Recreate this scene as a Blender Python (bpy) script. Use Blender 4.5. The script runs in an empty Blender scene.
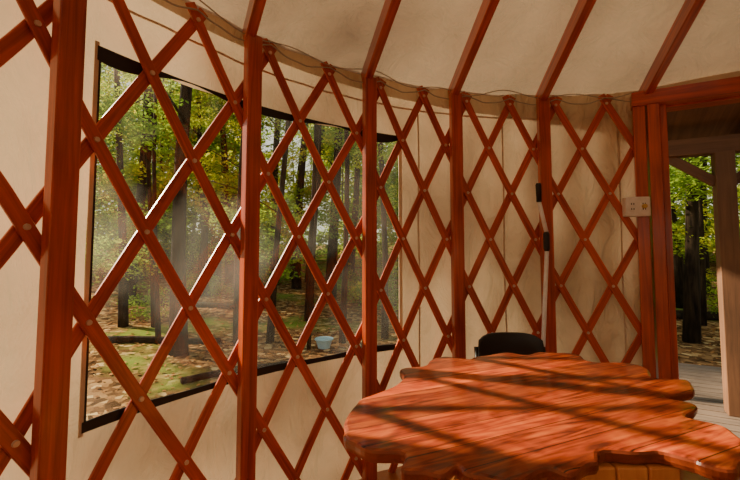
import bpy, math, random, bmesh
from mathutils import Vector, noise
random.seed(7)
scene = bpy.context.scene
COL = scene.collection
CX, CY, R = 1.10, 0.29, 2.17
AX, AY = 0.88, -0.80
ZT = 2.10

# ---------------------------------------------------------------- materials
def newmat(name):
    m = bpy.data.materials.new(name); m.use_nodes = True
    nt = m.node_tree; nt.nodes.clear()
    out = nt.nodes.new('ShaderNodeOutputMaterial')
    return m, nt, out
def N(nt, typ, **kw):
    n = nt.nodes.new(typ)
    for k, v in kw.items():
        if k in n.inputs: n.inputs[k].default_value = v
        else: setattr(n, k, v)
    return n
def ramp(nt, fac, stops, interp='LINEAR'):
    r = nt.nodes.new('ShaderNodeValToRGB'); r.color_ramp.interpolation = interp
    cr = r.color_ramp
    while len(cr.elements) < len(stops): cr.elements.new(0.5)
    for e, (p, c) in zip(cr.elements, stops):
        e.position = p; e.color = (c[0], c[1], c[2], 1)
    nt.links.new(fac, r.inputs[0]); return r

def wood(name, c1, c2, rough=0.4, sx=3.0, sy=60.0, coat=0.0, bump=0.15, uv=True):
    m, nt, out = newmat(name)
    tc = N(nt, 'ShaderNodeTexCoord')
    mp = N(nt, 'ShaderNodeMapping'); mp.inputs['Scale'].default_value = (sx, sy, 1)
    nt.links.new(tc.outputs['UV' if uv else 'Object'], mp.inputs[0])
    n1 = N(nt, 'ShaderNodeTexNoise', Scale=1.0, Detail=6.0, Roughness=0.6, Distortion=0.6)
    nt.links.new(mp.outputs[0], n1.inputs['Vector'])
    n2 = N(nt, 'ShaderNodeTexNoise', Scale=2.5, Detail=2.0)
    nt.links.new(tc.outputs['Object'], n2.inputs['Vector'])
    ad = N(nt, 'ShaderNodeMath', operation='MULTIPLY_ADD'); ad.inputs[1].default_value = 0.6
    nt.links.new(n2.outputs[0], ad.inputs[0]); nt.links.new(n1.outputs[0], ad.inputs[2])
    r = ramp(nt, ad.outputs[0], [(0.55, c2), (1.0, c1)])
    b = N(nt, 'ShaderNodeBsdfPrincipled', Roughness=rough)
    b.inputs['Coat Weight'].default_value = coat; b.inputs['Coat Roughness'].default_value = 0.12
    nt.links.new(r.outputs[0], b.inputs['Base Color'])
    bp = N(nt, 'ShaderNodeBump', Strength=bump, Distance=0.002)
    nt.links.new(n1.outputs[0], bp.inputs['Height']); nt.links.new(bp.outputs[0], b.inputs['Normal'])
    nt.links.new(b.outputs[0], out.inputs[0]); return m

def plain(name, c, rough=0.5, metal=0.0):
    m, nt, out = newmat(name)
    b = N(nt, 'ShaderNodeBsdfPrincipled', Roughness=rough, Metallic=metal)
    tc = N(nt, 'ShaderNodeTexCoord')
    n = N(nt, 'ShaderNodeTexNoise', Scale=30.0, Detail=3.0); nt.links.new(tc.outputs['Object'], n.inputs['Vector'])
    r = ramp(nt, n.outputs[0], [(0.3, [x*0.85 for x in c]), (0.7, c)])
    nt.links.new(r.outputs[0], b.inputs['Base Color'])
    nt.links.new(b.outputs[0], out.inputs[0]); return m

def canvas(name, c, transl, bumpd=0.012):
    m, nt, out = newmat(name)
    tc = N(nt, 'ShaderNodeTexCoord')
    n = N(nt, 'ShaderNodeTexNoise', Scale=3.0, Detail=5.0, Roughness=0.6); nt.links.new(tc.outputs['Object'], n.inputs['Vector'])
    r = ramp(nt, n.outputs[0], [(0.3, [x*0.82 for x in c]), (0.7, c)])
    d = N(nt, 'ShaderNodeBsdfDiffuse'); t = N(nt, 'ShaderNodeBsdfTranslucent')
    nt.links.new(r.outputs[0], d.inputs[0])
    tcn = N(nt, 'ShaderNodeMix', data_type='RGBA', blend_type='MULTIPLY'); tcn.inputs[0].default_value = 1
    nt.links.new(r.outputs[0], tcn.inputs[6]); tcn.inputs[7].default_value = (1, 0.86, 0.66, 1)
    nt.links.new(tcn.outputs[2], t.inputs[0])
    mp = N(nt, 'ShaderNodeMapping'); mp.inputs['Scale'].default_value = (1, 1, 0.45); nt.links.new(tc.outputs['Object'], mp.inputs[0])
    n2 = N(nt, 'ShaderNodeTexNoise', Scale=7.0, Detail=4.0, Distortion=1.6); nt.links.new(mp.outputs[0], n2.inputs['Vector'])
    bp = N(nt, 'ShaderNodeBump', Strength=1.0, Distance=bumpd); nt.links.new(n2.outputs[0], bp.inputs['Height'])
    nt.links.new(bp.outputs[0], d.inputs['Normal'])
    mx = N(nt, 'ShaderNodeMixShader'); mx.inputs[0].default_value = transl
    nt.links.new(d.outputs[0], mx.inputs[1]); nt.links.new(t.outputs[0], mx.inputs[2])
    nt.links.new(mx.outputs[0], out.inputs[0]); return m

M_RED = wood('stained_lattice_wood', (0.72, 0.112, 0.020), (0.28, 0.032, 0.007), 0.33, 3, 60, 0.2)
M_POST = wood('stained_post_wood', (0.66, 0.098, 0.018), (0.23, 0.026, 0.006), 0.28, 2, 45, 0.35, 0.25)
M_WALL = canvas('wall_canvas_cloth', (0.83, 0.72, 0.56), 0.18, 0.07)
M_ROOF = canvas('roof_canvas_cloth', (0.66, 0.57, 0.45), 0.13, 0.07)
M_HEM = canvas('hem_cloth', (0.83, 0.72, 0.56), 0.20, 0.02)
M_BLACK = plain('black_trim', (0.012, 0.012, 0.014), 0.6)
M_CHAIR = plain('black_plastic', (0.010, 0.009, 0.009), 0.45)
M_METAL = plain('pale_aluminium', (0.90, 0.91, 0.92), 0.35, 0.0)
M_SCREW = plain('screw_metal', (0.75, 0.60, 0.48), 0.4, 0.3)
M_WHITE = plain('white_plastic', (0.90, 0.89, 0.86), 0.4)
M_YEL = plain('yellow_plastic', (0.7, 0.45, 0.12), 0.4)
M_ROPE = plain('cable_rope', (0.42, 0.38, 0.32), 0.7)
M_DARKW = wood('porch_dark_wood', (0.20, 0.09, 0.045), (0.09, 0.04, 0.02), 0.7, 2, 30)
M_PORCHP = wood('porch_post_wood', (0.22, 0.10, 0.045), (0.11, 0.05, 0.022), 0.7, 2, 30)
M_DECK = wood('deck_wood', (0.22, 0.15, 0.10), (0.10, 0.068, 0.045), 0.8, 2, 40)
M_FLOOR = wood('floor_wood', (0.42, 0.15, 0.06), (0.22, 0.07, 0.025), 0.35, 2, 12, 0.2)
M_EDGE = wood('table_edge_bark', (0.38, 0.066, 0.018), (0.14, 0.024, 0.008), 0.35, 14, 30, 0.5, 0.5)
M_LEG = wood('table_leg_wood', (0.88, 0.40, 0.13), (0.66, 0.23, 0.06), 0.35, 2, 30, 0.4)

def table_mat():
    m, nt, out = newmat('table_laminated_wood')
    tc = N(nt, 'ShaderNodeTexCoord')
    mp = N(nt, 'ShaderNodeMapping'); mp.inputs['Rotation'].default_value = (0, 0, math.radians(-24))
    nt.links.new(tc.outputs['Object'], mp.inputs[0])
    br = N(nt, 'ShaderNodeTexBrick', Scale=1.0)
    br.inputs['Brick Width'].default_value = 3.0; br.inputs['Row Height'].default_value = 0.085
    br.inputs['Mortar Size'].default_value = 0.0018; br.inputs['Mortar Smooth'].default_value = 0.3
    br.inputs['Color1'].default_value = (0.48, 0.48, 0.48, 1); br.inputs['Color2'].default_value = (1.25, 1.25, 1.25, 1)
    br.inputs['Mortar'].default_value = (0.10, 0.10, 0.10, 1)
    nt.links.new(mp.outputs[0], br.inputs['Vector'])
    mp2 = N(nt, 'ShaderNodeMapping'); mp2.inputs['Scale'].default_value = (3, 34, 1)
    nt.links.new(mp.outputs[0], mp2.inputs[0])
    n = N(nt, 'ShaderNodeTexNoise', Scale=1.0, Detail=6.0, Distortion=1.8); nt.links.new(mp2.outputs[0], n.inputs['Vector'])
    n3 = N(nt, 'ShaderNodeTexNoise', Scale=5.0, Detail=3.0, Distortion=2.0); nt.links.new(tc.outputs['Object'], n3.inputs['Vector'])
    av = N(nt, 'ShaderNodeMath', operation='MULTIPLY_ADD'); av.inputs[1].default_value = 0.5
    nt.links.new(n3.outputs[0], av.inputs[0]); nt.links.new(n.outputs[0], av.inputs[2])
    r = ramp(nt, av.outputs[0], [(0.54, (0.09, 0.009, 0.003)), (0.74, (0.36, 0.045, 0.009)), (0.94, (0.62, 0.125, 0.022))])
    mx = N(nt, 'ShaderNodeMix', data_type='RGBA', blend_type='MULTIPLY'); mx.inputs[0].default_value = 1
    nt.links.new(r.outputs[0], mx.inputs[6]); nt.links.new(br.outputs[0], mx.inputs[7])
    b = N(nt, 'ShaderNodeBsdfPrincipled', Roughness=0.42)
    b.inputs['Coat Weight'].default_value = 0.5; b.inputs['Coat Roughness'].default_value = 0.08
    nt.links.new(mx.outputs[2], b.inputs['Base Color'])
    bp = N(nt, 'ShaderNodeBump', Strength=0.15, Distance=0.003); nt.links.new(n3.outputs[0], bp.inputs['Height'])
    nt.links.new(bp.outputs[0], b.inputs['Normal']); nt.links.new(bp.outputs[0], b.inputs['Coat Normal'])
    nt.links.new(b.outputs[0], out.inputs[0]); return m
M_TABLE = table_mat()

def vinyl(name, gl=0.02, haze=0.009):
    m, nt, out = newmat(name)
    t = N(nt, 'ShaderNodeBsdfTransparent'); t.inputs[0].default_value = (0.99, 0.99, 0.97, 1)
    g = N(nt, 'ShaderNodeBsdfGlossy', Roughness=0.08)
    mx = N(nt, 'ShaderNodeMixShader'); mx.inputs[0].default_value = gl
    nt.links.new(t.outputs[0], mx.inputs[1]); nt.links.new(g.outputs[0], mx.inputs[2])
    h = N(nt, 'ShaderNodeBsdfTranslucent'); h.inputs[0].default_value = (.9, .85, .75, 1)
    tc = N(nt, 'ShaderNodeTexCoord'); n = N(nt, 'ShaderNodeTexNoise', Scale=2.0, Detail=4.0, Distortion=0.5); nt.links.new(tc.outputs['Object'], n.inputs['Vector'])
    r = ramp(nt, n.outputs[0], [(0.45, (0, 0, 0)), (0.8, (haze*5,)*3)])
    m2 = N(nt, 'ShaderNodeMixShader'); nt.links.new(r.outputs[0], m2.inputs[0])
    nt.links.new(mx.outputs[0], m2.inputs[1]); nt.links.new(h.outputs[0], m2.inputs[2])
    nt.links.new(m2.outputs[0], out.inputs[0]); return m
M_VINYL = vinyl('clear_vinyl')

def leafmat(name, stops, tr=0.5):
    m, nt, out = newmat(name)
    oi = N(nt, 'ShaderNodeObjectInfo'); g = N(nt, 'ShaderNodeNewGeometry')
    n = N(nt, 'ShaderNodeTexNoise', Scale=2.2, Detail=3.0); nt.links.new(g.outputs['Position'], n.inputs['Vector'])
    a = N(nt, 'ShaderNodeMath', operation='MULTIPLY_ADD'); a.inputs[1].default_value = 0.5
    nt.links.new(oi.outputs['Random'], a.inputs[0]); nt.links.new(n.outputs[0], a.inputs[2])
    s = N(nt, 'ShaderNodeMath', operation='SUBTRACT'); s.inputs[1].default_value = 0.25
    nt.links.new(a.outputs[0], s.inputs[0])
    r = ramp(nt, s.outputs[0], stops)
    d = N(nt, 'ShaderNodeBsdfDiffuse'); t = N(nt, 'ShaderNodeBsdfTranslucent')
    nt.links.new(r.outputs[0], d.inputs[0]); nt.links.new(r.outputs[0], t.inputs[0])
    mx = N(nt, 'ShaderNodeMixShader'); mx.inputs[0].default_value = tr
    nt.links.new(d.outputs[0], mx.inputs[1]); nt.links.new(t.outputs[0], mx.inputs[2])
    nt.links.new(mx.outputs[0], out.inputs[0]); return m
M_LEAF = leafmat('foliage_leaf', [(0.1, (0.07, 0.16, 0.02)), (0.5, (0.24, 0.36, 0.04)), (0.72, (0.46, 0.48, 0.05)), (0.9, (0.85, 0.62, 0.06))])
M_LITTER = leafmat('fallen_leaf', [(0.05, (0.12, 0.05, 0.02)), (0.5, (0.36, 0.17, 0.06)), (0.9, (0.66, 0.42, 0.15))], 0.2)

def barkmat():
    m, nt, out = newmat('tree_bark')
    tc = N(nt, 'ShaderNodeTexCoord'); mp = N(nt, 'ShaderNodeMapping'); mp.inputs['Scale'].default_value = (9, 9, 1.5)
    nt.links.new(tc.outputs['Object'], mp.inputs[0])
    n = N(nt, 'ShaderNodeTexNoise', Scale=2.0, Detail=6.0); nt.links.new(mp.outputs[0], n.inputs['Vector'])
    r = ramp(nt, n.outputs[0], [(0.3, (0.009, 0.006, 0.004)), (0.7, (0.045, 0.030, 0.017))])
    b = N(nt, 'ShaderNodeBsdfPrincipled', Roughness=0.95); nt.links.new(r.outputs[0], b.inputs['Base Color'])
    b.inputs['Specular IOR Level'].default_value = 0.1
    bp = N(nt, 'ShaderNodeBump', Strength=0.8, Distance=0.03); nt.links.new(n.outputs[0], bp.inputs['Height']); nt.links.new(bp.outputs[0], b.inputs['Normal'])
    nt.links.new(b.outputs[0], out.inputs[0]); return m
M_BARK = barkmat()

def groundmat():
    m, nt, out = newmat('forest_floor_litter')
    tc = N(nt, 'ShaderNodeTexCoord')
    v = N(nt, 'ShaderNodeTexVoronoi', Scale=11.0); nt.links.new(tc.outputs['Object'], v.inputs['Vector'])
    sep = N(nt, 'ShaderNodeSeparateColor'); nt.links.new(v.outputs['Color'], sep.inputs[0])
    r = ramp(nt, sep.outputs[0], [(0.0, (0.04, 0.022, 0.010)), (0.5, (0.14, 0.070, 0.030)), (0.85, (0.28, 0.16, 0.065)), (1.0, (0.45, 0.32, 0.15))])
    n = N(nt, 'ShaderNodeTexNoise', Scale=0.45, Detail=5.0); nt.links.new(tc.outputs['Object'], n.inputs['Vector'])
    g = ramp(nt, n.outputs[0], [(0.52, (0, 0, 0)), (0.64, (1, 1, 1))])
    mx = N(nt, 'ShaderNodeMix', data_type='RGBA'); nt.links.new(g.outputs[0], mx.inputs[0])
    nt.links.new(r.outputs[0], mx.inputs[6]); mx.inputs[7].default_value = (0.13, 0.17, 0.03, 1)
    b = N(nt, 'ShaderNodeBsdfDiffuse'); nt.links.new(mx.outputs[2], b.inputs[0])
    nt.links.new(b.outputs[0], out.inputs[0]); return m
M_GROUND = groundmat()
M_TUB = plain('blue_plastic', (0.35, 0.55, 0.62), 0.4)

# ---------------------------------------------------------------- mesh builder
class MB:
    def __init__(s): s.v=[]; s.f=[]; s.uv=[]; s.mi=[]
    def quad(s, ids, uvs, mi=0): s.f.append(ids); s.uv.append(uvs); s.mi.append(mi)
    def sweep(s, pts, W, D, w, d, mi=0, ws=None):
        b = len(s.v); n = len(pts); off = random.random()*10; L = random.random()*10; Ls=[L]
        for i in range(1, n):
            L += (pts[i]-pts[i-1]).length; Ls.append(L)
        for i in range(n):
            k = ws[i] if ws else 1.0
            a = W[i]*(w/2*k); c = D[i]*(d/2)
            s.v += [pts[i]-a-c, pts[i]+a-c, pts[i]+a+c, pts[i]-a+c]
        per = [0, w, w+d, 2*w+d, 2*w+2*d]
        for i in range(n-1):
            for j in range(4):
                j2 = (j+1) % 4; o = b+4*i
                s.quad([o+j, o+j2, o+4+j2, o+4+j], [(Ls[i], off+per[j]), (Ls[i], off+per[j+1]), (Ls[i+1], off+per[j+1]), (Ls[i+1], off+per[j])], mi)
        e = b+4*(n-1)
        s.quad([b+3, b+2, b+1, b], [(off, off), (off+w, off), (off+w, off+d), (off, off+d)], mi)
        s.quad([e, e+1, e+2, e+3], [(off, off), (off+w, off), (off+w, off+d), (off, off+d)], mi)
    def beam(s, p0, p1, side, w, d, mi=0):
        p0=Vector(p0); p1=Vector(p1); t=(p1-p0).normalized(); a=Vector(side); a=(a-t*a.dot(t)).normalized(); c=t.cross(a)
        s.sweep([p0,p1],[a,a],[c,c],w,d,mi)
    def tube(s, pts, rad, seg=8, mi=0, cap=True):
        b=len(s.v); n=len(pts); pts=[Vector(p) for p in pts]
        for i,p in enumerate(pts):
            t=(pts[min(i+1,n-1)]-pts[max(i-1,0)]).normalized()
            a=t.cross(Vector((0.13,1,0.07)))
            if a.length<0.2: a=t.cross(Vector((1,0,0)))
            a.normalize(); c=t.cross(a); r=rad[i] if isinstance(rad,(list,tuple)) else rad
            for j in range(seg):
                th=2*math.pi*j/seg; s.v.append(p+a*(r*math.cos(th))+c*(r*math.sin(th)))
        for i in range(n-1):
            for j in range(seg):
                j2=(j+1)%seg; o=b+i*seg
                s.quad([o+j,o+j2,o+seg+j2,o+seg+j],[(i,j/seg),(i,(j+1)/seg),(i+1,(j+1)/seg),(i+1,j/seg)],mi)
        if cap:
            s.quad([b+j for j in range(seg)][::-1],[(0,0)]*seg,mi)
            s.quad([b+(n-1)*seg+j for j in range(seg)],[(0,0)]*seg,mi)
    def obj(s, name, mats, smooth=False, bevel=0.0, parent=None, seg=2):
        me=bpy.data.meshes.new(name); me.from_pydata([tuple(v) for v in s.v],[],s.f)
        ul=me.uv_layers.new(name='UVMap'); k=0
        for uvs in s.uv:
            for u in uvs: ul.data[k].uv=u; k+=1
        for m in mats: me.materials.append(m)
        for p,mi in zip(me.polygons,s.mi): p.material_index=mi; p.use_smooth=smooth
        me.update(); o=bpy.data.objects.new(name,me); COL.objects.link(o)
        if bevel>0:
            bm=o.modifiers.new('bevel','BEVEL'); bm.width=bevel; bm.segments=seg; bm.limit_method='ANGLE'
        if parent: o.parent=parent
        return o
def empty(name):
    o=bpy.data.objects.new(name,None); COL.objects.link(o); return o
def ext(a):
    a=a%360
    if a<49.5: a+=360
    if a<160: return 0.0
    u=(a-160)/(409.5-160)
    return R*0.85*math.sin(math.pi*u)**1.3
def pol(a, r, z):
    e=ext(a); a=math.radians(a); return Vector((CX+(r+e)*math.cos(a), CY+(r+e)*math.sin(a), z))
def radv(a): a=math.radians(a); return Vector((math.cos(a),math.sin(a),0))
def tanv(a): a=math.radians(a); return Vector((-math.sin(a),math.cos(a),0))

POST = {0:157.2,1:138.9,2:121.1,3:106.0,4:90.8,5:74.8}
for i in range(1,17): POST[-i]=175+15.633*(i-1)
def ang(k):
    f=math.floor(k); f=max(-16,min(4,f)); u=k-f
    return POST[f]*(1-u)+POST[f+1]*u
A_D0=74.8; A_D1=49.5
WIN=[(115.2,154.0,0.655,1.845),(236.0,286.0,0.80,1.845)]  # second entry: unseen rear window, added to let light inside

# ---------------------------------------------------------------- canvas wall
def rc(a,z):
    th=math.radians(a)
    return R+0.040+0.006*math.sin(th*24+0.5)*math.sin(z*1.5)+0.004*math.sin(th*61+z*2)+0.020*noise.noise(Vector((th*9,z*2.2,3)))
angs=sorted(set([A_D0+0.0,409.5]+[w[0] for w in WIN]+[w[1] for w in WIN]+[A_D0+i*0.9 for i in range(1,379) if A_D0+i*0.9<409.2]))
zs=sorted(set([0.0,0.655,0.80,1.845,2.19]+[i*0.09 for i in range(1,24)]))
mb=MB(); idx={}
for i,a in enumerate(angs):
    for j,z in enumerate(zs):
        idx[i,j]=len(mb.v); mb.v.append(pol(a,rc(a,z),z))
for i in range(len(angs)-1):
    for j in range(len(zs)-1):
        am=(angs[i]+angs[i+1])/2; zm=(zs[j]+zs[j+1])/2
        if any(w[0]<am<w[1] and w[2]<zm<w[3] for w in WIN): continue
        mb.quad([idx[i,j],idx[i+1,j],idx[i+1,j+1],idx[i,j+1]],[(angs[i],zs[j]),(angs[i+1],zs[j]),(angs[i+1],zs[j+1]),(angs[i],zs[j+1])])
wall=mb.obj('wall_canvas',[M_WALL],smooth=True)

def cstrip(mb,a0,a1,fz0,fz1,r,th,mi=0):
    n=max(2,int(abs(a1-a0)/1.0)+1); b=len(mb.v)
    for i in range(n+1):
        a=a0+(a1-a0)*i/n
        z0=fz0(a) if callable(fz0) else fz0; z1=fz1(a) if callable(fz1) else fz1
        rr=r(a) if callable(r) else r
        mb.v+=[pol(a,rr-th/2,z0),pol(a,rr-th/2,z1),pol(a,rr+th/2,z1),pol(a,rr+th/2,z0)]
    for i in range(n):
        for j in range(4):
            j2=(j+1)%4; o=b+4*i
            mb.quad([o+j,o+j2,o+4+j2,o+4+j],[(i,j),(i,j+1),(i+1,j+1),(i+1,j)],mi)
    mb.quad([b,b+3,b+2,b+1],[(0,0)]*4,mi); e=b+4*n; mb.quad([e,e+1,e+2,e+3],[(0,0)]*4,mi)
mb=MB()
for a in [78.5,97,111.6,176,200,224,300,330,360,390]:
    P=[pol(a,rc(a,z)-0.001,z) for z in zs]
    mb.sweep(P,[tanv(a)]*len(P),[radv(a)]*len(P),0.009,0.004)
cstrip(mb,A_D0,409.5,2.026,2.034,lambda a: rc(a,2.03)-0.001,0.004)
mb.obj('wall_seam_hem',[M_WALL],parent=wall)

for wi,(a0,a1,z0,z1) in enumerate(WIN):
    e=empty('window_%d'%(wi+1))
    mb=MB(); cstrip(mb,a0,a1,z0,z1,R+0.045,0.002); mb.obj('vinyl_pane',[M_VINYL],smooth=True,parent=e)
    mb=MB()
    wav=lambda a: z1-0.018-0.020*math.sin(math.radians((a-a0)*360/16.5))-0.008*math.sin(math.radians((a-a0)*31))
    cstrip(mb,a0-0.2,a1+0.2,wav,z1+0.008,R+0.020,0.004,0)
    wb=lambda a: z0+0.018+0.006*math.sin(math.radians((a-a0)*22))
    cstrip(mb,a0-0.2,a1+0.2,z0-0.010,wb,R+0.020,0.004,0)
    cstrip(mb,a1-0.10,a1+0.06,z0,z1,R+0.020,0.004,0)
    mb.obj('black_edging',[M_BLACK],parent=e)
    mb=MB(); cstrip(mb,a0-0.45,a0+0.10,z0-0.02,z1+0.02,R+0.0205,0.003); cstrip(mb,a1+0.06,a1+0.4,z0-0.02,z1+0.02,R+0.0205,0.003)
    mb.obj('canvas_border',[M_HEM],parent=e)

# ---------------------------------------------------------------- lattice
H=0.56; mb=MB(); sc=MB()
def strip(k0,sgn,r):
    pts=[];W=[];D=[]
    n=48; zz=[ZT+0.055-i*(ZT+0.055)/n for i in range(n+1)]
    for z in zz:
        k=k0+sgn*0.5*(ZT-z)/H
        if k>4.95 or k<-15.93:
            if pts: break
            else: continue
        pts.append((k,z))
    if len(pts)<3: return
    last=pts[-1]; pts=pts[::3]
    if pts[-1]!=last: pts.append(last)
    P=[pol(ang(k),r,z) for k,z in pts]
    for i in range(len(P)):
        t=(P[min(i+1,len(P)-1)]-P[max(i-1,0)]).normalized(); n_=radv(ang(pts[i][0])); n_=(n_-t*n_.dot(t)).normalized()
        W.append(t.cross(n_)); D.append(n_)
    mb.sweep(P,W,D,0.043,0.010)
cols=[0.15+0.5*i for i in range(-33,11)]
for k0 in cols:
    if -16<k0<4.93:
        strip(k0,+1,R-0.007); strip(k0,-1,R+0.006)
for extra in range(1,5):
    strip(4.65+0.5*extra,-1,R+0.006); strip(-15.85-0.5*extra,+1,R-0.007)
row=0
while True:
    z=ZT-row*H/2
    if z<0.03: break
    for k0 in cols+[cols[-1]+0.5]:
        k=k0-(0.25 if row%2 else 0)
        if -15.9<k<4.9:
            a=ang(k); sc.tube([pol(a,R-0.018,z),pol(a,R-0.010,z)],[0.008,0.010],10)
    row+=1
lat=mb.obj('lattice_wall',[M_RED],bevel=0.002,seg=1)
sc.obj('lattice_screws',[M_SCREW],parent=lat)

# ---------------------------------------------------------------- posts + rafters
RR=0.50; ZR=3.22
def rp(a,t,dz=0,rr=RR):
    b=pol(a,R+0.01,2.135); d=Vector((b.x-AX,b.y-AY,0)).normalized()
    q=Vector((AX,AY,ZR-0.01))+d*rr
    return b.lerp(q,t)+Vector((0,0,dz))
def rside(a):
    b=pol(a,R,0); d=Vector((b.x-AX,b.y-AY,0)).normalized(); return Vector((-d.y,d.x,0))
for kk in range(-16,6):
    a=POST[kk]
    if kk not in (5,-16):
        mb=MB(); mb.beam(pol(a,R-0.036,0.0),pol(a,R-0.036,2.13),tanv(a),0.070,0.040)
        mb.obj('support_post',[M_POST],bevel=0.004)
    mb=MB(); mb.beam(rp(a,0),rp(a,1),rside(a),0.044,0.088)
    mb.obj('roof_rafter',[M_POST],bevel=0.004)
mb=MB(); mb.beam(rp(61.5,0.03),rp(61.5,1),rside(61.5),0.044,0.088); mb.obj('roof_rafter',[M_POST],bevel=0.004)
def ap(a,r,z): a=math.radians(a); return Vector((AX+r*math.cos(a),AY+r*math.sin(a),z))
mb=MB(); n=48; P=[ap(360*i/n,RR-0.03,ZR) for i in range(n+1)]
mb.sweep(P,[radv(360*i/n) for i in range(n+1)],[Vector((0,0,1))]*(n+1),0.06,0.14)
ring=mb.obj('skylight_ring',[M_POST])
mb=MB()
for j in range(7):
    th=math.pi/2*j/6
    for i in range(32): mb.v.append(ap(360*i/32,0.50*math.cos(th)+0.001,ZR+0.09+0.22*math.sin(th)))
for j in range(6):
    for i in range(32):
        mb.quad([j*32+i,j*32+(i+1)%32,(j+1)*32+(i+1)%32,(j+1)*32+i],[(0,0)]*4)
mb.obj('skylight_dome',[M_VINYL],smooth=True,parent=ring)

mb=MB(); na=216; nr=16
for j in range(nr+1):
    t=-0.04+1.04*j/nr
    for i in range(na):
        a=360*i/na
        mb.v.append(rp(a,t,0.054+(0.010*math.sin(math.radians(a)*24)+0.018*noise.noise(Vector((math.cos(math.radians(a))*6,math.sin(math.radians(a))*6,t*4))))*math.sin(math.pi*max(0,min(1,j/nr)))))
for j in range(nr):
    for i in range(na):
        mb.quad([j*na+i,j*na+(i+1)%na,(j+1)*na+(i+1)%na,(j+1)*na+i],[(0,0)]*4)
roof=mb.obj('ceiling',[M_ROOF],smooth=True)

mb=MB(); P=[]
for i in range(0,400):
    k=4.9-i*0.03
    if k<-7: break
    u=(k-0.15)*2; u-=math.floor(u)
    P.append(pol(ang(k),R-0.018+0.004*math.sin(i),ZT+0.035-0.035*math.sin(math.pi*u)))
mb.tube(P,0.0038,6)
P=[]
for i in range(0,200):
    k=4.9-i*0.06
    if k<-7: break
    P.append(pol(ang(k),R-0.022,ZT+0.055-0.018*math.sin(i*0.5)-0.012*math.sin(i*0.23)))
mb.tube(P,0.0028,6)
mb.obj('tension_cable',[M_ROPE],smooth=True,parent=lat)

# ---------------------------------------------------------------- floor
mb=MB(); n=96
for z in (-0.12,0.0):
    for i in range(n): mb.v.append(pol(360*i/n,R+0.07,z))
for i in range(n): mb.quad([i,(i+1)%n,n+(i+1)%n,n+i],[(i*.1,0),(i*.1+.1,0),(i*.1+.1,.3),(i*.1,.3)])
mb.quad([n+i for i in range(n)],[(mb.v[n+i].x,mb.v[n+i].y) for i in range(n)])
mb.quad([i for i in range(n)][::-1],[(0,0)]*n)
mb.obj('floor',[M_FLOOR])

# ---------------------------------------------------------------- door frame
up=Vector((0,0,1))
d0=pol(A_D0,R,0); d1=pol(A_D1,R,0); dv=(d1-d0).normalized(); dn=Vector((-dv.y,dv.x,0))
if dn.dot(d0-Vector((CX,CY,0)))<0: dn=-dn
dL=(d1-d0).length
door=empty('door_1')
mb=MB()
def jamb(u,w,d,off,z1=2.06,mi=0):
    p=d0+dv*u+dn*off; mb.beam(p,p+up*z1,dv,w,d,mi)
jamb(-0.035,0.062,0.05,-0.03); jamb(0.035,0.060,0.09,-0.02); jamb(0.088,0.035,0.14,0.05)
jamb(dL+0.035,0.062,0.05,-0.03); jamb(dL-0.035,0.060,0.09,-0.02); jamb(dL-0.088,0.035,0.14,0.05)
mb.obj('door_jambs',[M_POST],bevel=0.004,parent=door)
mb=MB(); z=2.10
mb.beam(d0-dv*0.07+dn*-0.02+up*z,d1+dv*0.07+dn*-0.02+up*z,dn,0.10,0.085)
mb.beam(d0+dv*0.1+dn*0.06+up*(z-0.03),d1-dv*0.1+dn*0.06+up*(z-0.03),dn,0.10,0.05)
mb.beam(d0+dv*0.1+dn*0.05+up*0.015,d1-dv*0.1+dn*0.05+up*0.015,dn,0.14,0.03)
mb.obj('door_head_and_sill',[M_POST],bevel=0.004,parent=door)
mb=MB(); p=d0-dv*0.06+dn*0.03; q=d1+dv*0.06+dn*0.03
mb.beam(p+up*2.19,q+up*2.19,dn,0.004,0.11); mb.obj('canvas_valance',[M_HEM],parent=door)

# ---------------------------------------------------------------- porch
porch=empty('porch'); mb=MB(); dc=(d0+d1)/2
def PP(u,v,z): return dc+dn*u+dv*v+up*z
for i in range(19):
    u=0.30+i*0.125
    mb.beam(PP(u,-1.6,-0.045),PP(u,2.3,-0.045),dn,0.110,0.03)
mb.obj('deck_boards',[M_DECK],bevel=0.003,parent=porch)
mb=MB()
for v in (-1.5,0.2,2.2): mb.beam(PP(0.3,v,-0.12),PP(2.6,v,-0.12),dv,0.05,0.11)
for (u,v) in ((0.35,-1.5),(2.5,-1.5),(2.5,2.2),(2.5,0.2),(0.35,2.2)): mb.beam(PP(u,v,-0.62),PP(u,v,-0.17),dv,0.1,0.1)
mb.obj('deck_joists',[M_DARKW],parent=porch)
mb=MB()
for v in (-1.5,0.15,1.9): mb.beam(PP(1.10,v,-0.03),PP(1.10,v,1.95),dv,0.12,0.12)
mb.obj('porch_posts',[M_PORCHP],bevel=0.005,parent=porch)
mb=MB()
mb.beam(PP(1.10,-1.8,2.01),PP(1.10,2.2,2.01),dn,0.12,0.13)
for v in (-1.5,-0.9,-0.3,0.3,0.9,1.5,2.1): mb.beam(PP(0.12,v,2.42),PP(1.35,v,2.06),dv,0.045,0.10)
mb.beam(PP(1.10,0.10,1.72),PP(1.10,-0.20,1.95),dn,0.05,0.07); mb.beam(PP(1.10,0.20,1.72),PP(1.10,0.50,1.95),dn,0.05,0.07)
mb.obj('porch_beam_rafters',[M_DARKW],bevel=0.004,parent=porch)
mb=MB(); mb.beam(PP(0.10,0.2,2.49),PP(1.45,0.2,2.10),dv,4.2,0.02); mb.obj('porch_roof',[M_DARKW],parent=porch)

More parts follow.
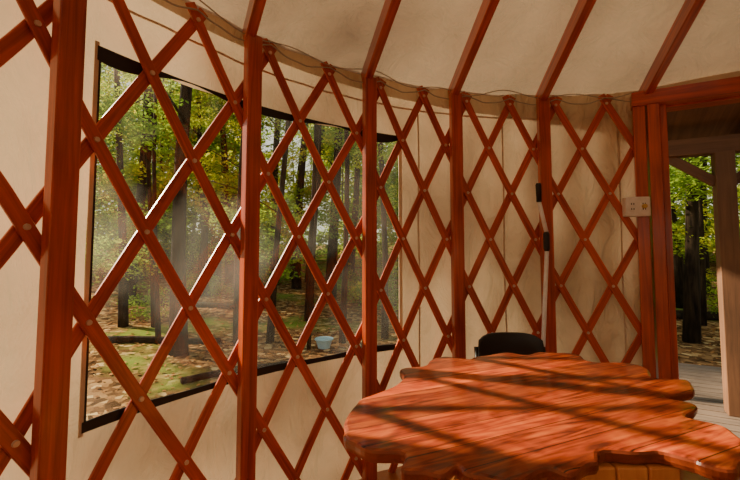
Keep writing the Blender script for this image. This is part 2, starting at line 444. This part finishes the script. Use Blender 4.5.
# ---------------------------------------------------------------- table
pts=[(-.060,1.006),(-.052,1.158),(.006,1.248),(.113,1.375),(.115,1.50),(.215,1.571),(.296,1.692),(.38,1.650),(.44,1.676),(.566,1.743),(.66,1.715),(.748,1.76),
(.876,1.709),(.870,1.60),(.98,1.60),(1.034,1.517),(.975,1.419),(1.070,1.385),(1.02,1.290),(.895,1.231),(.93,1.158),(.840,1.095),(.880,1.035),(.862,.926),(.787,.862),
(.705,.838),(.672,.880),(.614,.905),(.506,.900),(.463,.858),(.39,.822),(.35,.842),(.31,.808),(.22,.803),(.18,.843),(.143,.818),(.073,.832),(.062,.900),(-.035,.928)]
def cr(P,m):
    o=[];n=len(P)
    for i in range(n):
        a,b,c,d=[Vector((P[(i+k)%n][0],P[(i+k)%n][1],0)) for k in (-1,0,1,2)]
        for j in range(m):
            t=j/m; o.append(0.5*((2*b)+(c-a)*t+(2*a-5*b+4*c-d)*t*t+(3*b-a-3*c+d)*t**3))
    return o
O=cr(pts,7); cen=Vector((.48,1.25,0)); n=len(O)
for i,p in enumerate(O):
    O[i]=p+ (p-cen).normalized()*(0.007*math.sin(i*0.7)+0.008*noise.noise(p*14))
table=empty('live_edge_table'); mb=MB()
def inset(d):
    out=[]
    for i,p in enumerate(O):
        t=(O[(i+1)%n]-O[i-1]).normalized(); out.append(p+Vector((t.y,-t.x,0))*d)
    return out
area=sum(O[i].x*O[(i+1)%n].y-O[(i+1)%n].x*O[i].y for i in range(n))
sg=1 if area<0 else -1
layers=[(0.009*sg,0.760),(0.003*sg,0.7575),(0,0.752),(0.001*sg,0.740),(0.005*sg,0.731),(0.013*sg,0.726)]
for d,z in layers:
    for p in inset(d): mb.v.append(Vector((p.x,p.y,z)))
for l in range(len(layers)-1):
    L=0
    for i in range(n):
        j=(i+1)%n; s=(O[j]-O[i]).length
        mb.quad([l*n+i,l*n+j,(l+1)*n+j,(l+1)*n+i],[(L,l*.01),(L+s,l*.01),(L+s,l*.01+.01),(L,l*.01+.01)],0 if l<1 else 1); L+=s
mb.quad([i for i in range(n)],[(mb.v[i].x,mb.v[i].y) for i in range(n)],0)
b=(len(layers)-1)*n; mb.quad([b+i for i in range(n)][::-1],[(0,0)]*n,1)
top=mb.obj('table_top',[M_TABLE,M_EDGE],parent=table)
bm=bmesh.new(); bm.from_mesh(top.data); bmesh.ops.recalc_face_normals(bm,faces=bm.faces); bm.to_mesh(top.data); bm.free()
mb=MB()
for (x,y) in ((0.572,1.000),(0.28,1.42)):
    for k in (-1,0,1):
        mb.beam((x+k*0.070,y,0.06),(x+k*0.070,y,0.7265),(1,0,0),0.067,0.20)
    mb.beam((x-0.19,y,0.03),(x+0.19,y,0.03),(0,1,0),0.30,0.06)
mb.beam((0.55,1.06,0.32),(0.30,1.38,0.32),(0,0,1),0.10,0.035)
mb.obj('table_legs',[M_LEG],bevel=0.005,parent=table)

# ---------------------------------------------------------------- chair
chair=empty('folding_chair')
CHX,CHY=0.69,2.00
mb=MB(); nx=12; nz=6
for side in (0,1):
    for j in range(nz+1):
        for i in range(nx+1):
            u=i/nx*2-1; v=j/nz
            w=0.165*(1-0.10*(v**3)*0.5); zt=0.56+0.225*v - 0.030*v*(abs(u)**5)
            y=CHY+0.03*v-0.045*(u*u)+0.018*side
            mb.v.append(Vector((CHX+u*w,y,zt)))
o=(nx+1)*(nz+1)
for j in range(nz):
    for i in range(nx):
        a=j*(nx+1)+i
        mb.quad([a,a+1,a+nx+2,a+nx+1],[(0,0)]*4); mb.quad([o+a,o+a+nx+1,o+a+nx+2,o+a+1],[(0,0)]*4)
for i in range(nx):
    a=nz*(nx+1)+i; mb.quad([a,a+1,o+a+1,o+a],[(0,0)]*4); mb.quad([i,o+i,o+i+1,i+1],[(0,0)]*4)
for j in range(nz):
    a=j*(nx+1); mb.quad([a,a+nx+1,o+a+nx+1,o+a],[(0,0)]*4); a+=nx; mb.quad([a,o+a,o+a+nx+1,a+nx+1],[(0,0)]*4)
mb.obj('backrest',[M_CHAIR],smooth=True,bevel=0.005,parent=chair)
mb=MB(); mb.beam((CHX,CHY-0.36,0.44),(CHX,CHY-0.02,0.43),(1,0,0),0.36,0.03); mb.obj('seat',[M_CHAIR],bevel=0.012,parent=chair,seg=3)
mb=MB()
for s in (-1,1):
    x=CHX+s*0.165
    mb.tube([(x,CHY+0.01,0.72),(x,CHY-0.02,0.56),(x,CHY-0.08,0.43),(x,CHY-0.34,0.012)],0.011,8)
    mb.tube([(x-s*0.02,CHY-0.30,0.42),(x-s*0.02,CHY+0.06,0.012)],0.011,8)
mb.tube([(CHX-0.165,CHY-0.28,0.12),(CHX+0.165,CHY-0.28,0.12)],0.009,8)
mb.tube([(CHX-0.145,CHY+0.03,0.06),(CHX+0.145,CHY+0.03,0.06)],0.009,8)
mb.obj('legs',[M_CHAIR],smooth=True,parent=chair)

# ---------------------------------------------------------------- broom
broom=empty('broom'); yb=2.36
T=Vector((0.980,yb-0.05,1.585)); T2=Vector((0.982,yb-0.05,1.475)); Mx=Vector((1.010,yb-0.07,1.30)); M2=Vector((1.008,yb-0.075,1.19)); Bt=Vector((0.915,yb-0.13,0.14))
mb=MB(); mb.tube([T2,Mx],0.012,10); mb.tube([M2,Bt],0.012,10); mb.obj('shaft',[M_METAL],smooth=True,parent=broom)
mb=MB(); mb.tube([T,T+(T2-T)*0.1,T2],[0.012,0.017,0.015],12); mb.tube([Mx,Mx.lerp(M2,.1),Mx.lerp(M2,.9),M2],[0.012,0.018,0.018,0.012],12); mb.obj('grips',[M_CHAIR],smooth=True,parent=broom)
mb=MB(); mb.beam((0.78,yb-0.135,0.14),(1.05,yb-0.135,0.14),(0,1,0),0.045,0.04); mb.obj('head',[M_CHAIR],bevel=0.006,parent=broom)
mb=MB()
for i in range(26):
    for j in (-1,0,1):
        x=0.79+i*0.01; mb.tube([(x,yb-0.135+j*0.012,0.125),(x+(i-13)*0.0012,yb-0.135+j*0.02,0.0)],0.003,5)
mb.obj('bristles',[M_ROPE],parent=broom)

# ---------------------------------------------------------------- outlet box
sw=empty('electrical_outlet_box'); a=77.0; c=pol(a,R-0.045,1.452); tv=-tanv(a); nv=-radv(a)
mb=MB(); mb.beam(c-tv*0.066,c+tv*0.066,up,0.115,0.055); mb.obj('box',[M_WHITE],bevel=0.006,parent=sw,seg=3)
f=c+nv*0.028
mb=MB()
mb.beam(f-tv*0.030+nv*0.001-up*0.028,f-tv*0.030+nv*0.001+up*0.028,tv,0.036,0.006)
mb.beam(f+tv*0.030+nv*0.001-up*0.028,f+tv*0.030+nv*0.001+up*0.028,tv,0.036,0.006); mb.obj('faces',[M_WHITE],bevel=0.001,parent=sw)
mb=MB(); g=f+nv*0.004
for dx in (-0.030,0.030):
    for dz in (-0.015,0.015):
        q=g+tv*dx+up*dz
        mb.beam(q-tv*0.006-up*0.005,q-tv*0.006+up*0.005,tv,0.0045,0.003); mb.beam(q+tv*0.006-up*0.005,q+tv*0.006+up*0.005,tv,0.0045,0.003)
mb.obj('slots',[M_BLACK],parent=sw)
mb=MB(); q=f+tv*0.030; mb.tube([q,q+nv*0.022],[0.014,0.012],14); mb.obj('plug',[M_YEL],parent=sw)

# ---------------------------------------------------------------- outside
def gz(x,y):
    d=math.hypot(x-CX,y-CY)
    return -0.55+max(0,d-5)*0.045+0.10*noise.noise(Vector((x*.35,y*.35,0)))*min(1,max(0,(d-3)/3))
mb=MB(); g=90; xs=[-50+i*100/g for i in range(g+1)]; ys=[-40+i*100/g for i in range(g+1)]
for y in ys:
    for x in xs: mb.v.append(Vector((x,y,gz(x,y))))
for j in range(g):
    for i in range(g):
        q=j*(g+1)+i; mb.quad([q,q+1,q+g+2,q+g+1],[(0,0)]*4)
ground=mb.obj('ground',[M_GROUND],smooth=True)

forest=empty('forest_trees')
mb=MB()
def tree(x,y,r,h=13,lean=None):
    z0=gz(x,y)-0.1; lx=random.uniform(-.6,.6) if lean is None else lean; ly=random.uniform(-.4,.4)
    P=[];Rr=[]
    for i in range(9):
        u=i/8; P.append((x+lx*u+0.10*math.sin(u*7+x),y+ly*u,z0+h*u)); Rr.append(r*(1.25 if i==0 else 1-0.75*u))
    mb.tube(P,Rr,9)
    for b in range(random.randint(2,5)):
        u=random.uniform(.18,.9); px=x+lx*u;py=y+ly*u;pz=z0+h*u; th=random.uniform(0,6.28); L=random.uniform(.8,2.4)
        mb.tube([(px,py,pz),(px+L*.5*math.cos(th),py+L*.5*math.sin(th),pz+L*.3),(px+L*math.cos(th),py+L*math.sin(th),pz+L*.45)],[r*.22,r*.14,.01],5)
for x,y,r in [(-2.99,6.4,.12),(-4.96,8,.08),(-4.34,8,.05),(-3.63,6.9,.04),(-5.0,12,.09),(-2.22,7,.05),(-5.3,15,.16),(-1.68,7.2,.06),(-2.5,14,.15),(-1.27,9,.09),(-.45,7.2,.055),(-.8,17,.16),(.25,7.5,.06),
              (-2.55,8.0,.05),(-.95,6.8,.03),(5.6,7.0,.11),(7.65,10,.13),(10,12,.15),(9.8,11,.09),(6.7,8.2,.05)]:
    tree(x,y,r)
for i in range(44):
    th=math.radians(random.uniform(-50,62)); d=random.uniform(12,32)
    tree(d*math.sin(th),d*math.cos(th),random.choice([.06,.08,.12,.16]),random.uniform(10,16))
mb.obj('trunks',[M_BARK],smooth=True,parent=forest)

def leafmesh(name,ncl,nl,ls):
    mb=MB()
    for c in range(ncl):
        while True:
            q=Vector([random.uniform(-1,1) for _ in range(3)])
            if q.length<1: break
        q.z*=.65
        for l in range(nl):
            p=q+Vector((random.gauss(0,.17),random.gauss(0,.17),random.gauss(0,.08)))
            a=Vector([random.gauss(0,1) for _ in range(3)]).normalized(); nrm=Vector((random.gauss(0,.7),random.gauss(0,.7),1)).normalized()
            a=(a-nrm*a.dot(nrm)).normalized(); b_=nrm.cross(a); s=ls*random.uniform(.6,1.3); b=len(mb.v)
            mb.v+=[p-a*s,p-b_*s*.6,p+a*s,p+b_*s*.6]; mb.quad([b,b+1,b+2,b+3],[(0,0)]*4)
    me=bpy.data.meshes.new(name); me.from_pydata([tuple(v) for v in mb.v],[],mb.f); me.materials.append(M_LEAF); return me
LM=[leafmesh('foliage_%d'%i,26,44,.052) for i in range(4)]
def foli(x,y,z,s):
    o=bpy.data.objects.new('foliage',random.choice(LM)); COL.objects.link(o); o.parent=forest
    o.location=(x,y,z); o.scale=(s,s,s*random.uniform(.7,1)); o.rotation_euler=(random.uniform(-.3,.3),random.uniform(-.3,.3),random.uniform(0,6.28))
def band(n,d0_,d1_,zf0,zf1,s0,s1,lo=-46,hi=60):
    for i in range(n):
        th=math.radians(random.uniform(lo,hi)); d=random.uniform(d0_,d1_); x=d*math.sin(th); y=d*math.cos(th)
        foli(x,y,gz(x,y)+random.uniform(zf0,zf1)*d,random.uniform(s0,s1))
band(62,7.5,11,.16,.75,.5,.9)
band(125,11,18,.10,.62,.9,1.5)
band(140,18,28,.03,.50,1.4,2.4)
band(120,28,36,.0,.38,2.4,3.6)
band(75,10,20,.0,.04,.3,.7)
for i in range(8):  # unseen leaf clusters added on the sun side to dapple the left wall
    foli(-7-random.uniform(0,6),random.uniform(-1,6),random.uniform(5.0,8),random.uniform(.6,1.0))

mb=MB()
for i in range(9000):
    th=math.radians(random.uniform(-56,60)); d=3.2+12*random.random()**.8; x=d*math.sin(th);y=d*math.cos(th)
    if math.hypot(x-CX,y-CY)<2.5: continue
    pv=Vector((x,y,0))-dc
    if -0.2<pv.dot(dn)<2.9 and -1.9<pv.dot(dv)<2.6: continue
    z=gz(x,y)+.015; a=random.uniform(0,6.28); s=random.uniform(.02,.05); t1=random.uniform(-.4,.4)
    u=Vector((math.cos(a),math.sin(a),t1)); w=Vector((-math.sin(a),math.cos(a),random.uniform(-.4,.4))); p=Vector((x,y,z)); b=len(mb.v)
    mb.v+=[p-u*s,p-w*s*.6,p+u*s,p+w*s*.6]; mb.quad([b,b+1,b+2,b+3],[(0,0)]*4)
mb.obj('fallen_leaves',[M_LITTER],parent=ground)
def log(x0,y0,x1,y1,r):
    mb=MB(); P=[]
    for i in range(8):
        u=i/7; x=x0+(x1-x0)*u; y=y0+(y1-y0)*u; P.append((x,y+.05*math.sin(u*5),gz(x,y)+r*.7))
    mb.tube(P,[r*(1-.3*i/7) for i in range(8)],10); mb.obj('fallen_log',[M_BARK],smooth=True,parent=forest)
log(-4.6,6.8,-2.6,7.1,.07); log(-6.5,10.5,-3.0,9.9,.09); log(-2.4,5.2,-1.2,6.0,.05); log(6,9,8.5,8.4,.12)
mb=MB(); x,y=-.78,6.9; z=gz(x,y)
mb.tube([(x,y,z),(x,y,z+.13),(x,y,z+.14),(x,y,z+.16)],[.10,.14,.16,.16],16); mb.obj('plastic_tub',[M_TUB])

# ---------------------------------------------------------------- light
el=math.radians(32); hd=Vector((.95,-.31,0)).normalized(); sd=Vector((hd.x*math.cos(el),hd.y*math.cos(el),-math.sin(el)))
L=bpy.data.lights.new('sun','SUN'); L.energy=18.0; L.angle=math.radians(1.6); L.color=(1,.83,.60)
so=bpy.data.objects.new('sun',L); COL.objects.link(so); so.rotation_euler=sd.to_track_quat('-Z','Y').to_euler(); so.location=(-8,6,8)
w=bpy.data.worlds.new('sky'); scene.world=w; w.use_nodes=True; nt=w.node_tree; nt.nodes.clear()
out=nt.nodes.new('ShaderNodeOutputWorld'); bg=nt.nodes.new('ShaderNodeBackground'); bg.inputs[1].default_value=1.15
tc=nt.nodes.new('ShaderNodeTexCoord'); sx=nt.nodes.new('ShaderNodeSeparateXYZ'); nt.links.new(tc.outputs['Generated'],sx.inputs[0])
r=ramp(nt,sx.outputs[2],[(0.0,(.85,.83,.62)),(0.35,(.90,.90,.80)),(1.0,(.58,.68,.85))]); nt.links.new(r.outputs[0],bg.inputs[0]); nt.links.new(bg.outputs[0],out.inputs[0])

cam=bpy.data.cameras.new('camera'); cam.sensor_width=36; cam.lens=400/740*36; cam.shift_y=-15/740; cam.clip_start=.02; cam.clip_end=300
co=bpy.data.objects.new('camera',cam); COL.objects.link(co); co.location=(0,0,1.2); co.rotation_euler=(math.radians(93.5),0,0)
scene.camera=co
